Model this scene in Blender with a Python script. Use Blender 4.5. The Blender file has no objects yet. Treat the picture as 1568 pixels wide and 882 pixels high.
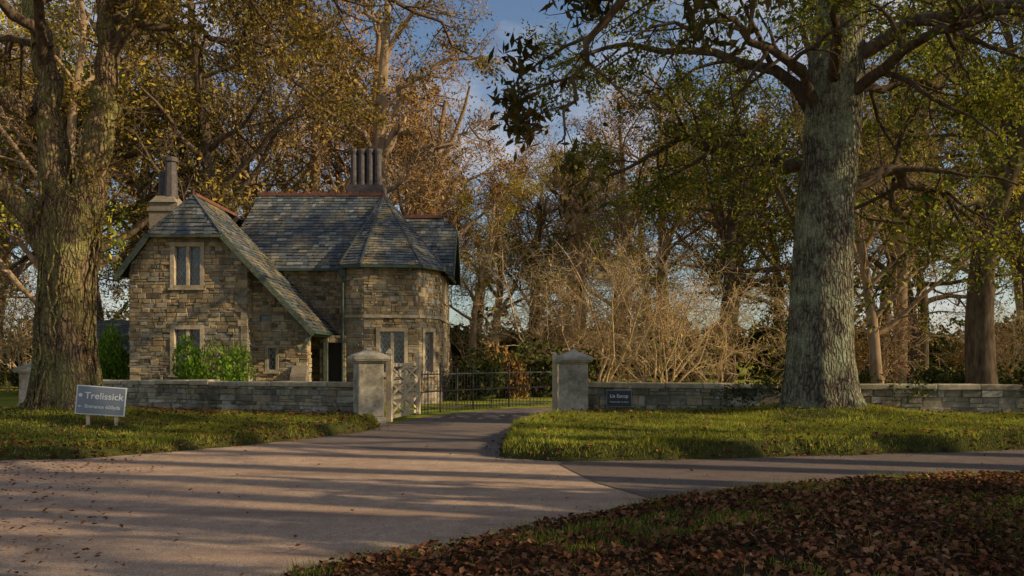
import bpy, math, random
import numpy as np
from mathutils import Vector, Matrix
random.seed(7); RS=np.random.RandomState(11)
scene=bpy.context.scene
Z=Vector((0,0,1))
def V(*a): return Vector(a)

# ---------------------------------------------------------------- materials
def newmat(name):
    m=bpy.data.materials.new(name); m.use_nodes=True
    nt=m.node_tree; nt.nodes.clear()
    out=nt.nodes.new('ShaderNodeOutputMaterial')
    return m,nt,out
def N(nt,t,ins=None,**props):
    n=nt.nodes.new(t)
    for k,v in props.items(): setattr(n,k,v)
    if ins:
        for k,v in ins.items():
            if isinstance(v,bpy.types.NodeSocket): nt.links.new(v,n.inputs[k])
            else: n.inputs[k].default_value=v
    return n
def ramp(nt,fac,stops,interp='LINEAR'):
    r=nt.nodes.new('ShaderNodeValToRGB'); r.color_ramp.interpolation=interp
    els=r.color_ramp.elements
    while len(els)<len(stops): els.new(0.5)
    for e,(p,c) in zip(els,stops):
        e.position=p; e.color=(c[0],c[1],c[2],1) if hasattr(c,'__len__') else (c,c,c,1)
    nt.links.new(fac,r.inputs[0]); return r.outputs[0]
def mix(nt,fac,a,b,blend='MIX'):
    n=nt.nodes.new('ShaderNodeMix'); n.data_type='RGBA'; n.blend_type=blend
    for s,v in ((n.inputs[0],fac),(n.inputs[6],a),(n.inputs[7],b)):
        if isinstance(v,bpy.types.NodeSocket): nt.links.new(v,s)
        elif hasattr(v,'__len__'): s.default_value=(v[0],v[1],v[2],1)
        else: s.default_value=v
    return n.outputs[2]
def mul(nt,a,b): return N(nt,'ShaderNodeMath',{0:a,1:b},operation='MULTIPLY').outputs[0]
def noise(nt,vec,scale,detail=5,rough=.55):
    return N(nt,'ShaderNodeTexNoise',{'Vector':vec,'Scale':scale,'Detail':detail,'Roughness':rough}).outputs[0]
def bump(nt,h,strength,dist=.02):
    return N(nt,'ShaderNodeBump',{'Height':h,'Strength':strength,'Distance':dist}).outputs[0]
def finish(nt,out,col,rough=.85,nrm=None,spec=.3,metal=0):
    if spec<=.2 and not metal:
        b=N(nt,'ShaderNodeBsdfDiffuse',{'Roughness':.5}); cn='Color'
    else:
        b=N(nt,'ShaderNodeBsdfPrincipled',{'Roughness':rough,'Metallic':metal,'Specular IOR Level':spec}); cn='Base Color'
    if isinstance(col,bpy.types.NodeSocket): nt.links.new(col,b.inputs[cn])
    else: b.inputs[cn].default_value=(*col,1)
    if nrm: nt.links.new(nrm,b.inputs['Normal'])
    nt.links.new(b.outputs[0],out.inputs[0]); return b
def obj_co(nt): return N(nt,'ShaderNodeTexCoord').outputs['Object']

def stone_mat(name,cols,lichen=.4,dark=.5,moss=0):
    m,nt,out=newmat(name); co=obj_co(nt)
    rnd=N(nt,'ShaderNodeNewGeometry').outputs['Random Per Island']
    n=len(cols); c=ramp(nt,rnd,[(i/max(1,n-1),x) for i,x in enumerate(cols)])
    n1=noise(nt,co,6,6,.65); c=mix(nt,.75,c,ramp(nt,n1,[(.25,.5),(.75,1.35)]),'MULTIPLY')
    n2=noise(nt,co,.9,5,.75); c=mix(nt,dark,c,ramp(nt,n2,[(.35,.35),(.6,1.2)]),'MULTIPLY')
    n3=noise(nt,co,17,4,.6); l=ramp(nt,n3,[(.58,0),(.68,1)])
    c=mix(nt,mul(nt,l,lichen),c,(.46,.45,.38))
    if moss:
        f=ramp(nt,noise(nt,co,2.2,5,.7),[(.52,0),(.66,moss)]); c=mix(nt,f,c,(.11,.12,.045))
    n4=noise(nt,co,45,4,.7)
    finish(nt,out,c,.92,bump(nt,mix(nt,.5,n4,n1),.8,.03),.2); return m
house_stone=stone_mat('house_stone',[(.29,.20,.115),(.54,.40,.22),(.33,.30,.24),(.64,.48,.26),(.15,.13,.11),(.60,.43,.21),(.38,.36,.29),(.30,.22,.13),(.66,.53,.33),(.36,.25,.14),(.40,.39,.34)],.4,.7,.3)
wall_stone=stone_mat('wall_stone',[(.30,.26,.18),(.46,.40,.28),(.60,.55,.43),(.19,.17,.12),(.52,.42,.26),(.36,.32,.24)],.6,.7,.65)
pillar_stone=stone_mat('pillar_stone',[(.52,.47,.37),(.58,.51,.38)],.8,.85,.35)
dressed_stone=stone_mat('dressed_stone',[(.50,.41,.28),(.56,.46,.32),(.42,.34,.24)],.3,.5,.1)
coping_stone=stone_mat('coping_stone',[(.56,.47,.31),(.66,.56,.37),(.44,.37,.25)],.6,.6,.45)
def simple_noise_mat(name,a,b,scale=8,rough=.8,bs=.4,spec=.3,metal=0):
    m,nt,out=newmat(name); co=obj_co(nt); n1=noise(nt,co,scale,5,.65)
    finish(nt,out,ramp(nt,n1,[(.3,a),(.7,b)]),rough,bump(nt,n1,bs,.02),spec,metal); return m
mortar=simple_noise_mat('mortar',(.17,.14,.10),(.32,.27,.20),10,spec=.1)
wood_green=simple_noise_mat('weathered_green_timber',(.05,.065,.05),(.14,.16,.11),12)
wood_dark=simple_noise_mat('dark_door_timber',(.02,.016,.012),(.05,.04,.03),12)
wood_grey=simple_noise_mat('pale_grey_timber',(.44,.36,.23),(.68,.56,.38),14)
iron=simple_noise_mat('black_iron',(.012,.012,.012),(.03,.03,.03),20,.5,.2,.5)
terracotta=simple_noise_mat('ridge_terracotta',(.10,.045,.03),(.24,.10,.06),9)
chim_mat=simple_noise_mat('chimney_stone',(.05,.045,.045),(.14,.115,.105),6)
lead=simple_noise_mat('lead_lattice',(.35,.35,.33),(.5,.5,.48),8,.6,.1)
hipmat=simple_noise_mat('hip_slate',(.05,.055,.06),(.11,.11,.10),8,.6,.1)
pipe_mat=simple_noise_mat('green_downpipe',(.03,.05,.04),(.06,.09,.07),8,.5,.1)
sign_face=simple_noise_mat('sign_grey_paint',(.20,.23,.26),(.25,.28,.31),3,.5,.03)
sign_white=simple_noise_mat('sign_white_paint',(.76,.76,.74),(.86,.86,.84),5,.5,.02)
plaque_dark=simple_noise_mat('plaque_slate',(.04,.045,.05),(.07,.075,.08),8,.5,.05)
m,nt,out=newmat('window_glass'); co=obj_co(nt)
g=finish(nt,out,ramp(nt,noise(nt,co,3,2),[(.4,(.03,.035,.04)),(.7,(.14,.15,.16))]),.08,bump(nt,noise(nt,co,9,2),.25,.02),.8); glass=m
def slate_mat(name,moss=.3):
    m,nt,out=newmat(name); co=obj_co(nt)
    rnd=N(nt,'ShaderNodeNewGeometry').outputs['Random Per Island']
    c=ramp(nt,rnd,[(0,(.04,.05,.06)),(.3,(.09,.11,.125)),(.6,(.06,.075,.09)),(.85,(.14,.16,.17)),(1,(.25,.25,.22))])
    n1=noise(nt,co,1.3,6,.75); ms=ramp(nt,n1,[(.46,0),(.62,1)])
    c=mix(nt,mul(nt,ms,moss),c,(.32,.25,.12))
    n2=noise(nt,co,22,4,.7); c=mix(nt,.6,c,ramp(nt,n2,[(.3,.6),(.7,1.35)]),'MULTIPLY')
    finish(nt,out,c,.6,bump(nt,n2,.4,.01),.4); return m
slate=slate_mat('roof_slate',.4); slate_moss=slate_mat('roof_slate_mossy',.95)
def asphalt(name,a,b,c3):
    m,nt,out=newmat(name); co=obj_co(nt)
    big=noise(nt,co,.55,5,.65); mid=noise(nt,co,4,5,.7); fine=noise(nt,co,110,3,.8)
    c=ramp(nt,big,[(.3,a),(.65,b)])
    c=mix(nt,.6,c,ramp(nt,mid,[(.3,.6),(.7,1.3)]),'MULTIPLY')
    c=mix(nt,.95,c,ramp(nt,fine,[(.35,.3),(.65,1.7)]),'MULTIPLY')
    st=N(nt,'ShaderNodeMapping',{'Vector':co,'Scale':(.12,1.6,1)}).outputs[0]
    c=mix(nt,ramp(nt,noise(nt,st,1.2,5),[(.5,0),(.72,.75)]),c,c3)
    vo=N(nt,'ShaderNodeTexVoronoi',{'Vector':co,'Scale':.9},feature='DISTANCE_TO_EDGE').outputs[0]
    cr=ramp(nt,vo,[(0,.5),(.012,0)])
    c=mix(nt,mul(nt,cr,ramp(nt,mid,[(.5,0),(.6,1)])),c,(.05,.04,.035))
    finish(nt,out,c,.85,bump(nt,mix(nt,.3,fine,mid),.8,.014),.25); return m
road_mat=asphalt('worn_asphalt',(.35,.235,.16),(.49,.34,.23),(.23,.15,.105))
patch_mat=asphalt('dark_asphalt',(.12,.09,.075),(.17,.13,.105),(.15,.10,.07))
drive_mat=asphalt('driveway_asphalt',(.13,.105,.09),(.21,.165,.135),(.16,.105,.07))
def groundmat(name,stops,sc,bs=1):
    m,nt,out=newmat(name); co=obj_co(nt)
    c=ramp(nt,noise(nt,co,sc,6,.7),stops)
    c=mix(nt,.8,c,ramp(nt,noise(nt,co,18,4,.8),[(.3,.5),(.7,1.5)]),'MULTIPLY')
    finish(nt,out,c,.95,bump(nt,noise(nt,co,30,4),bs,.05),.1); return m
ground_mat=groundmat('ground_grass',[(.35,(.18,.22,.035)),(.55,(.32,.33,.05)),(.7,(.20,.13,.05))],.25)
verge_mat=groundmat('verge_soil',[(.35,(.05,.055,.018)),(.6,(.08,.08,.025)),(.75,(.09,.055,.028))],2.5)
bank_mat=groundmat('bank_soil',[(.35,(.045,.028,.018)),(.55,(.07,.042,.025)),(.7,(.05,.06,.018))],3)
def leafmat(name,cols,tr=.35,var=.7):
    m,nt,out=newmat(name)
    rnd=N(nt,'ShaderNodeNewGeometry').outputs['Random Per Island']
    n=len(cols); c=ramp(nt,rnd,[(i/max(1,n-1),x) for i,x in enumerate(cols)])
    co=obj_co(nt); c=mix(nt,var,c,ramp(nt,noise(nt,co,.6,1),[(.35,.5),(.65,1.5)]),'MULTIPLY')
    a=N(nt,'ShaderNodeBsdfDiffuse',{'Color':c})
    if tr<=0: nt.links.new(a.outputs[0],out.inputs[0]); return m
    b=N(nt,'ShaderNodeBsdfTranslucent',{'Color':c})
    s=N(nt,'ShaderNodeMixShader',{0:tr,1:a.outputs[0],2:b.outputs[0]})
    nt.links.new(s.outputs[0],out.inputs[0]); return m
grass_mat=leafmat('grass_blades',[(.10,.12,.02),(.21,.24,.028),(.46,.45,.05),(.15,.18,.03),(.56,.46,.09)],.25)
litter_mat=leafmat('fallen_leaves_mat',[(.09,.035,.018),(.17,.068,.03),(.27,.11,.045),(.12,.055,.032),(.35,.18,.085),(.19,.06,.028),(.07,.035,.025)],0)
crust=[(.17,.09,.035),(.34,.18,.055),(.45,.27,.08),(.25,.13,.045),(.26,.20,.05)]
colive=[(.045,.075,.015),(.14,.18,.025),(.42,.38,.04),(.18,.14,.025),(.08,.12,.02)]
cbrown=[(.08,.06,.02),(.19,.13,.03),(.40,.29,.045),(.14,.09,.025),(.09,.09,.02)]
L_rust=leafmat('rust_leaves',crust,0); L_olive=leafmat('olive_leaves',colive,.4); L_oliveb=leafmat('olive_leaves_plain',colive,0)
L_brown=leafmat('brown_oak_leaves',cbrown,.4); L_brownb=leafmat('brown_oak_leaves_plain',cbrown,0)
L_gold=leafmat('gold_leaves',[(.38,.33,.035),(.60,.48,.05),(.26,.27,.035),(.50,.34,.045)],.25)
L_green=leafmat('evergreen_leaves',[(.07,.15,.015),(.15,.28,.03),(.28,.42,.04),(.06,.10,.02)],.25)
L_ever=leafmat('dark_bush_leaves',[(.035,.06,.015),(.08,.10,.025),(.14,.13,.035),(.12,.08,.03)],0)
L_chest=leafmat('chestnut_leaves',[(.04,.045,.015),(.08,.08,.02),(.12,.08,.025),(.05,.035,.02)],.3)
def bark(name,a,b,moss,mfac,sc=1.0,simple=False):
    m,nt,out=newmat(name); co=obj_co(nt)
    mp=N(nt,'ShaderNodeMapping',{'Vector':co,'Scale':(9*sc,9*sc,2.2*sc)}).outputs[0]
    n1=noise(nt,mp,1,2 if simple else 7,.7); c=ramp(nt,n1,[(.3,a),(.7,b)])
    if simple:
        finish(nt,out,c,.95,None,.1); return m
    dv=N(nt,'ShaderNodeVectorMath',{0:mp,1:N(nt,'ShaderNodeTexNoise',{'Vector':co,'Scale':5.0,'Detail':4.0}).outputs[1]},operation='ADD').outputs[0]
    vo=N(nt,'ShaderNodeTexVoronoi',{'Vector':dv,'Scale':1.5},feature='DISTANCE_TO_EDGE').outputs[0]
    c=mix(nt,ramp(nt,vo,[(0,.85),(.2,0)]),c,tuple(x*.2 for x in a))
    n2=noise(nt,co,1.6,7,.8); f=ramp(nt,n2,[(.45,0),(.6,mfac)])
    c=mix(nt,f,c,moss)
    c=mix(nt,.7,c,ramp(nt,noise(nt,co,28,4,.75),[(.3,.5),(.7,1.5)]),'MULTIPLY')
    h=mix(nt,.5,n1,ramp(nt,vo,[(0,0),(.3,1)]))
    finish(nt,out,c,.95,bump(nt,h,1,.12),.15); return m
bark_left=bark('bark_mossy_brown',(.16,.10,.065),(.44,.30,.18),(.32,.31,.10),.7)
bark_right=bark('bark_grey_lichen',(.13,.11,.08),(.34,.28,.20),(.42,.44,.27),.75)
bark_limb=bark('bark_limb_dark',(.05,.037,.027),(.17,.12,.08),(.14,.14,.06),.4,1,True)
bark_dark=bark('bark_dark',(.07,.05,.035),(.20,.145,.095),(.16,.15,.05),.4,1,True)
bark_pale=bark('bark_pale_twigs',(.46,.32,.17),(.78,.58,.34),(.3,.25,.12),.3,.5,True)
bark_mid=bark('bark_mid_twigs',(.22,.15,.09),(.50,.35,.21),(.2,.16,.07),.3,.5,True)

# ---------------------------------------------------------------- mesh helpers
def empty(name,parent=None):
    e=bpy.data.objects.new(name,None); scene.collection.objects.link(e)
    if parent: e.parent=parent
    return e
def fast(name,Vv,F,mats,mi=None,parent=None,smooth=False,link=True):
    Vv=np.asarray(Vv,dtype=np.float32).reshape(-1,3); F=np.asarray(F,dtype=np.int32)
    me=bpy.data.meshes.new(name); k=F.shape[1]; n=F.shape[0]
    me.vertices.add(len(Vv)); me.vertices.foreach_set('co',Vv.ravel())
    me.loops.add(n*k); me.loops.foreach_set('vertex_index',F.ravel())
    me.polygons.add(n); me.polygons.foreach_set('loop_start',np.arange(0,n*k,k,dtype=np.int32))
    me.polygons.foreach_set('loop_total',np.full(n,k,dtype=np.int32))
    for mm in mats: me.materials.append(mm)
    if mi is not None: me.polygons.foreach_set('material_index',np.asarray(mi,dtype=np.int32))
    me.polygons.foreach_set('use_smooth',np.full(n,smooth))
    me.update(calc_edges=True); me.validate()
    if not link: return me
    ob=bpy.data.objects.new(name,me); scene.collection.objects.link(ob)
    if parent: ob.parent=parent
    return ob
class MB:
    def __init__(s): s.v=[]; s.f=[]; s.m=[]
    def add(s,vs,fs,m=0):
        b=len(s.v); s.v.extend([tuple(x) for x in vs])
        for f in fs: s.f.append([b+i for i in f]); s.m.append(m)
    def obox(s,o,a,b,c,m=0):
        o=Vector(o);vs=[o,o+a,o+a+b,o+b,o+c,o+a+c,o+a+b+c,o+b+c]
        s.add(vs,[(0,3,2,1),(4,5,6,7),(0,1,5,4),(1,2,6,5),(2,3,7,6),(3,0,4,7)],m)
    def box(s,c,sz,rot=0,m=0):
        ux=V(math.cos(rot),math.sin(rot),0); uy=V(-math.sin(rot),math.cos(rot),0)
        a=ux*sz[0]; b=uy*sz[1]; d=Z*sz[2]
        s.obox(Vector(c)-a/2-b/2-d/2,a,b,d,m)
    def frust(s,c,s0,s1,h,rot=0,m=0):
        ux=V(math.cos(rot),math.sin(rot),0); uy=V(-math.sin(rot),math.cos(rot),0); c=Vector(c)
        vs=[c+ux*i*s0/2+uy*j*s0/2 for i,j in((-1,-1),(1,-1),(1,1),(-1,1))]+[c+Z*h+ux*i*s1/2+uy*j*s1/2 for i,j in((-1,-1),(1,-1),(1,1),(-1,1))]
        s.add(vs,[(0,3,2,1),(4,5,6,7),(0,1,5,4),(1,2,6,5),(2,3,7,6),(3,0,4,7)],m)
    def beam(s,p,q,w,h,m=0,up=Z):
        p=Vector(p);q=Vector(q);d=(q-p); side=d.cross(up)
        if side.length<1e-5: side=V(1,0,0)
        side.normalize(); u=side.cross(d).normalized()
        s.obox(p-side*w/2-u*h/2,side*w,u*h,d,m)
    def cyl(s,p,q,r0,r1,k=12,m=0,cap=True):
        p=Vector(p);q=Vector(q);d=(q-p).normalized(); a=d.cross(V(.3,1,.1)).normalized(); b=d.cross(a)
        vs=[];
        for c,r in((p,r0),(q,r1)):
            for i in range(k):
                t=2*math.pi*i/k; vs.append(c+a*math.cos(t)*r+b*math.sin(t)*r)
        fs=[(i,(i+1)%k,k+(i+1)%k,k+i) for i in range(k)]
        if cap: fs+= [tuple(range(k-1,-1,-1)),tuple(range(k,2*k))]
        s.add(vs,fs,m)
    def build(s,name,mats,parent=None,bevel=0):
        me=bpy.data.meshes.new(name); me.from_pydata(s.v,[],s.f)
        for mm in mats: me.materials.append(mm)
        me.polygons.foreach_set('material_index',s.m); me.update()
        ob=bpy.data.objects.new(name,me); scene.collection.objects.link(ob)
        if parent: ob.parent=parent
        if bevel:
            b=ob.modifiers.new('bevel','BEVEL'); b.width=bevel; b.segments=2
        return ob
def stone_face(mb,o,u,n,z0,z1,L,openings=(),lo=None,hi=None,rh=(.07,.21),wd=(.10,.42),prot=(.004,.05),gap=.006,ms=0,mm=1):
    lo=lo or (lambda z:0.0); hi=hi or (lambda z:L)
    cuts={z0,z1}
    for a in openings:
        for z in a[2:4]:
            if z0<z<z1: cuts.add(z)
    cuts=sorted(cuts); rows=[]
    for a,b in zip(cuts[:-1],cuts[1:]):
        z=a
        while z<b-1e-4:
            h=random.uniform(*rh)
            if b-(z+h)<rh[0]*.7: h=b-z
            rows.append((z,z+h)); z+=h
    o=Vector(o)
    def P(uu,z,d): return o+u*uu+Z*z+n*d
    for a,b in rows:
        la,ha,lb,hb=lo(a),hi(a),lo(b),hi(b)
        iv=[(min(la,lb),max(ha,hb))]
        zc=(a+b)/2
        for op in openings:
            if op[2]<zc<op[3]:
                nv=[]
                for s,e in iv:
                    if op[1]<=s or op[0]>=e: nv.append((s,e)); continue
                    if op[0]>s: nv.append((s,op[0]))
                    if op[1]<e: nv.append((op[1],e))
                iv=nv
        def stone(x,x2,a,b):
            ta=(a-a_)/(b_-a_); tb=(b-a_)/(b_-a_)
            LA,HA=la+(lb-la)*ta,ha+(hb-ha)*ta; LB,HB=la+(lb-la)*tb,ha+(hb-ha)*tb
            ca=lambda q:min(max(q,LA),HA); cb=lambda q:min(max(q,LB),HB)
            j=lambda:random.uniform(-.012,.012)
            a0,a1,b0,b1=ca(x+gap),ca(x2-gap),cb(x+gap),cb(x2-gap)
            if a1-a0>.02 or b1-b0>.02:
                g=gap; pr=random.uniform(*prot); ins=.014
                bk=[P(a0,a+g*.5,0),P(a1,a+g*.5,0),P(b1,b-g*.5,0),P(b0,b-g*.5,0)]
                fr=[P(a0+ins+j(),a+g+ins*.5+j(),pr+j()*.6),P(a1-ins+j(),a+g+ins*.5+j(),pr+j()*.6),P(b1-ins+j(),b-g-ins*.5+j(),pr+j()*.6),P(b0+ins+j(),b-g-ins*.5+j(),pr+j()*.6)]
                mb.add(bk+fr,[(4,5,6,7),(0,1,5,4),(1,2,6,5),(2,3,7,6),(3,0,4,7)],ms)
        a_,b_=a,b
        c0=lambda x:min(max(x,la),ha); c1=lambda x:min(max(x,lb),hb)
        for s,e in iv:
            mb.add([P(c0(s),a,0),P(c0(e),a,0),P(c1(e),b,0),P(c1(s),b,0)],[(0,1,2,3)],mm)
            x=s
            while x<e-1e-4:
                w=random.uniform(*wd)*(.6+(b-a)*2.8)
                if e-(x+w)<wd[0]: w=e-x
                x2=x+w
                if b-a>.14 and random.random()<.4:
                    zm=a+(b-a)*random.uniform(.35,.65); stone(x,x2,a,zm)
                    if w>.3:
                        xm=x+w*random.uniform(.3,.7); stone(x,xm,zm,b); stone(xm,x2,zm,b)
                    else: stone(x,x2,zm,b)
                else: stone(x,x2,a,b)
                x=x2
def wbox(mb,o,u,n,ua,ub,za,zb,d0,d1,m):
    mb.obox(Vector(o)+u*ua+Z*za+n*d0,u*(ub-ua),n*(d1-d0),Z*(zb-za),m)
def window(mb,o,u,n,u0,u1,z0,z1,lights=2,S=2,G=3,LD=4,fr=.13):
    wbox(mb,o,u,n,u0,u0+fr,z0,z1,-.22,.045,S); wbox(mb,o,u,n,u1-fr,u1,z0,z1,-.22,.045,S)
    wbox(mb,o,u,n,u0+fr,u1-fr,z1-fr,z1,-.22,.043,S); wbox(mb,o,u,n,u0-.05,u1+.05,z0-.06,z0,-.2,.085,S)
    wbox(mb,o,u,n,u0+fr,u1-fr,z0,z0+fr*.7,-.22,.05,S)
    a,b,c,d=u0+fr,u1-fr,z0+fr*.7,z1-fr
    w=(b-a)/lights
    for i in range(1,lights):
        wbox(mb,o,u,n,a+w*i-.045,a+w*i+.045,c,d,-.18,.0,S)
    P=lambda uu,z,dd: Vector(o)+u*uu+Z*z+n*dd
    mb.add([P(a,c,-.14),P(b,c,-.14),P(b,d,-.14),P(a,d,-.14)],[(0,1,2,3)],G)
    for i in range(lights):
        x0=a+w*i+(.045 if i else 0); x1=a+w*(i+1)-(.045 if i<lights-1 else 0)
        for q in (0,1):
            wbox(mb,o,u,n,(x0 if q==0 else x1-.02),(x0+.02 if q==0 else x1),c,d,-.135,-.11,LD)
        wbox(mb,o,u,n,x0+.02,x1-.02,d-.02,d,-.135,-.112,LD); wbox(mb,o,u,n,x0+.02,x1-.02,c,c+.02,-.135,-.112,LD)
        st=.15; H=d-c; W=x1-x0; k=1.5
        t=-H/k
        while t<W:
            s0=max(0,-t); s1=min(H/k,W-t)
            if s1>s0+.01:
                mb.beam(P(x0+t+s0,c+k*s0,-.125),P(x0+t+s1,c+k*s1,-.125),.010,.010,LD,up=n)
                mb.beam(P(x1-t-s0,c+k*s0,-.1249),P(x1-t-s1,c+k*s1,-.1249),.010,.010,LD,up=n)
            t+=st
def slate_face(mb,poly,m=0,course=.17,wd=.24,ul=1):
    poly=[Vector(p) for p in poly]
    n=Vector((0,0,0))
    for i in range(len(poly)):
        a=poly[i];b=poly[(i+1)%len(poly)]; n+=a.cross(b)
    n.normalize()
    if n.z<0: n=-n
    t=Z.cross(n).normalized(); s=n.cross(t); o=poly[0]
    q=[((p-o).dot(t),(p-o).dot(s)) for p in poly]
    mb.add(poly,[tuple(range(len(poly)))],ul)
    vmin=min(a[1] for a in q); vmax=max(a[1] for a in q)
    def rng(v):
        v=min(max(v,vmin+1e-4),vmax-1e-4); xs=[]
        for i in range(len(q)):
            (x0,y0),(x1,y1)=q[i],q[(i+1)%len(q)]
            if (y0-v)*(y1-v)<=0 and abs(y1-y0)>1e-9:
                xs.append(x0+(x1-x0)*(v-y0)/(y1-y0))
        return (min(xs),max(xs)) if xs else (0,0)
    v=vmin; r=0
    while v<vmax-.01:
        v2=min(v+course*random.uniform(.9,1.1),vmax); l0,h0=rng(v); l1,h1=rng(v2)
        x=min(l0,l1)-random.uniform(0,wd)-(wd/2)*(r%2)
        while x<max(h0,h1):
            w=wd*random.uniform(.6,1.35); x2=x+w
            a0=min(max(x,l0),h0);a1=min(max(x2-.01,l0),h0);b0=min(max(x,l1),h1);b1=min(max(x2-.01,l1),h1)
            if a1-a0>.01 or b1-b0>.01:
                lf=random.uniform(.028,.055)
                P=lambda uu,vv,d:o+t*uu+s*vv+n*d
                dv=random.uniform(-.018,.012)
                mb.add([P(a0,v+dv,lf),P(a1,v+dv*.7,lf+random.uniform(-.01,.01)),P(b1,v2,.012),P(b0,v2,.012),P(a0,v+dv,.003),P(a1,v+dv,.003)],[(0,1,2,3),(4,5,1,0)],m)
            x=x2
        v=v2; r+=1
def ridge(mb,p,q,m,crest=True):
    p=Vector(p);q=Vector(q); mb.beam(p,q,.2,.10,m)
    d=(q-p); L=d.length; d.normalize(); k=int(L/.24)
    if crest:
        for i in range(k):
            c=p+d*(i+.5)*L/k+Z*.05
            mb.obox(c-d*.08-V(0,.02,0),d*.16,V(0,.04,0),Z*.05,m); mb.obox(c-d*.035-V(0,.015,0)+Z*.05,d*.07,V(0,.03,0),Z*.05,m)

# ---------------------------------------------------------------- ground & roads
def sheet(name,poly,z,mat):
    me=bpy.data.meshes.new(name); me.from_pydata([(x,y,z) for x,y in poly],[],[tuple(range(len(poly)))])
    me.materials.append(mat); ob=bpy.data.objects.new(name,me); scene.collection.objects.link(ob); return ob
sheet('ground',[(-600,-300),(600,-300),(600,900),(-600,900)],0,ground_mat)
sheet('road',[(-60,-6),(60,-6),(60,13.2),(14,13.6),(9.5,14.4),(1.5,14.5),(1.2,17),(-3,18),(-13,19),(-14.5,24),(-30,34),(-60,40)],.004,road_mat)
sheet('driveway',[(-4.3,15.2),(-2.2,13.8),(.3,12.6),(1.5,13.5),(1.0,17),(1.1,19.1),(1.3,21),(2.3,22.6),(5,23.7),(25,24.2),(25,28),(8,27.6),(3,26.6),(0,25.2),(-1.5,23.2),(-2.5,21),(-3.0,19),(-3.2,18)],.008,drive_mat)
sheet('road_repair_patch',[(.7,11.9),(1.05,10.2),(1.6,8.9),(4.7,10.2),(12,11.0),(30,11.4),(30,14),(9,14.2),(1,13)],.012,patch_mat)

def sdf(poly,X,Y):
    poly=np.array(poly); d=np.full(X.shape,1e9); ins=np.zeros(X.shape,bool); n=len(poly)
    for i in range(n):
        a=poly[i];b=poly[(i+1)%n]; e=b-a
        wx=X-a[0];wy=Y-a[1]; t=np.clip((wx*e[0]+wy*e[1])/(e@e),0,1)
        d=np.minimum(d,np.hypot(wx-t*e[0],wy-t*e[1]))
        c=((a[1]>Y)!=(b[1]>Y))
        with np.errstate(divide='ignore',invalid='ignore'):
            xx=a[0]+(Y-a[1])*e[0]/(e[1] if e[1]!=0 else 1e-9)
        ins^= c&(X<xx)
    return np.where(ins,d,-d)
def lump(X,Y,f=1.0):
    return (np.sin(X*2.3*f+1.3*np.sin(Y*1.7*f))+np.sin(Y*3.1*f+2.1*np.sin(X*1.3*f))+.6*np.sin(X*7.3*f+Y*5.1*f)+.5*np.sin(Y*11.7*f-X*9.1*f)+.4*np.sin(X*19*f+3*np.sin(Y*13*f)))/3.5
def make_patch(parent,name,poly,hf,mat,res=.09,edge=.2,bbox=None):
    pa=np.array(poly); x0,y0=pa.min(0)-.3; x1,y1=pa.max(0)+.3
    if bbox: x0,y0,x1,y1=max(x0,bbox[0]),max(y0,bbox[1]),min(x1,bbox[2]),min(y1,bbox[3])
    def zf(X,Y):
        s=sdf(poly,X,Y)+lump(X,Y,1.5)*.09
        t=np.clip(s/edge,0,1); t=np.sqrt(t)
        return -.05+t*(hf(X,Y)+.05+lump(X,Y,2)*.02), s
    xs=np.arange(x0,x1,res); ys=np.arange(y0,y1,res); X,Y=np.meshgrid(xs,ys); Zz,s=zf(X,Y)
    nx,ny=len(xs),len(ys); idx=np.arange(nx*ny).reshape(ny,nx)
    Q=np.stack([idx[:-1,:-1],idx[:-1,1:],idx[1:,1:],idx[1:,:-1]],-1).reshape(-1,4)
    keep=s.ravel()[Q].max(1)>-.15; Q=Q[keep]
    fast(name,np.stack([X,Y,Zz],-1),Q,[mat],parent=parent,smooth=True)
    return zf
def blades(parent,name,zf,box,dens,hgt,wid,mat,smin=.02,dfun=None):
    x0,y0,x1,y1=box; n=int((x1-x0)*(y1-y0)*dens)
    X=RS.uniform(x0,x1,n);Y=RS.uniform(y0,y1,n); z,s=zf(X,Y)
    k=s>smin
    if dfun is not None: k&=RS.rand(n)<dfun(X,Y,s)
    X,Y,z,s=X[k],Y[k],z[k],s[k]; n=len(X)
    h=hgt*RS.uniform(.35,1.4,n)*(1+.7*lump(X,Y,1.2))*np.where(s<.25,1.5,1); h=np.maximum(h,.012); a=RS.uniform(0,2*np.pi,n); ln=RS.uniform(.1,.8,n)*h; b=RS.uniform(0,2*np.pi,n)
    w=wid*RS.uniform(.6,1.3,n)
    P=np.stack([X,Y,z-.01],-1); dx=np.stack([np.cos(a)*w,np.sin(a)*w,0*a],-1)
    tip=P+np.stack([np.cos(b)*ln,np.sin(b)*ln,h],-1)
    Vv=np.stack([P-dx,P+dx,tip],1).reshape(-1,3); F=np.arange(3*n).reshape(n,3)
    fast(name,Vv,F,[mat],parent=parent)
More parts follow.
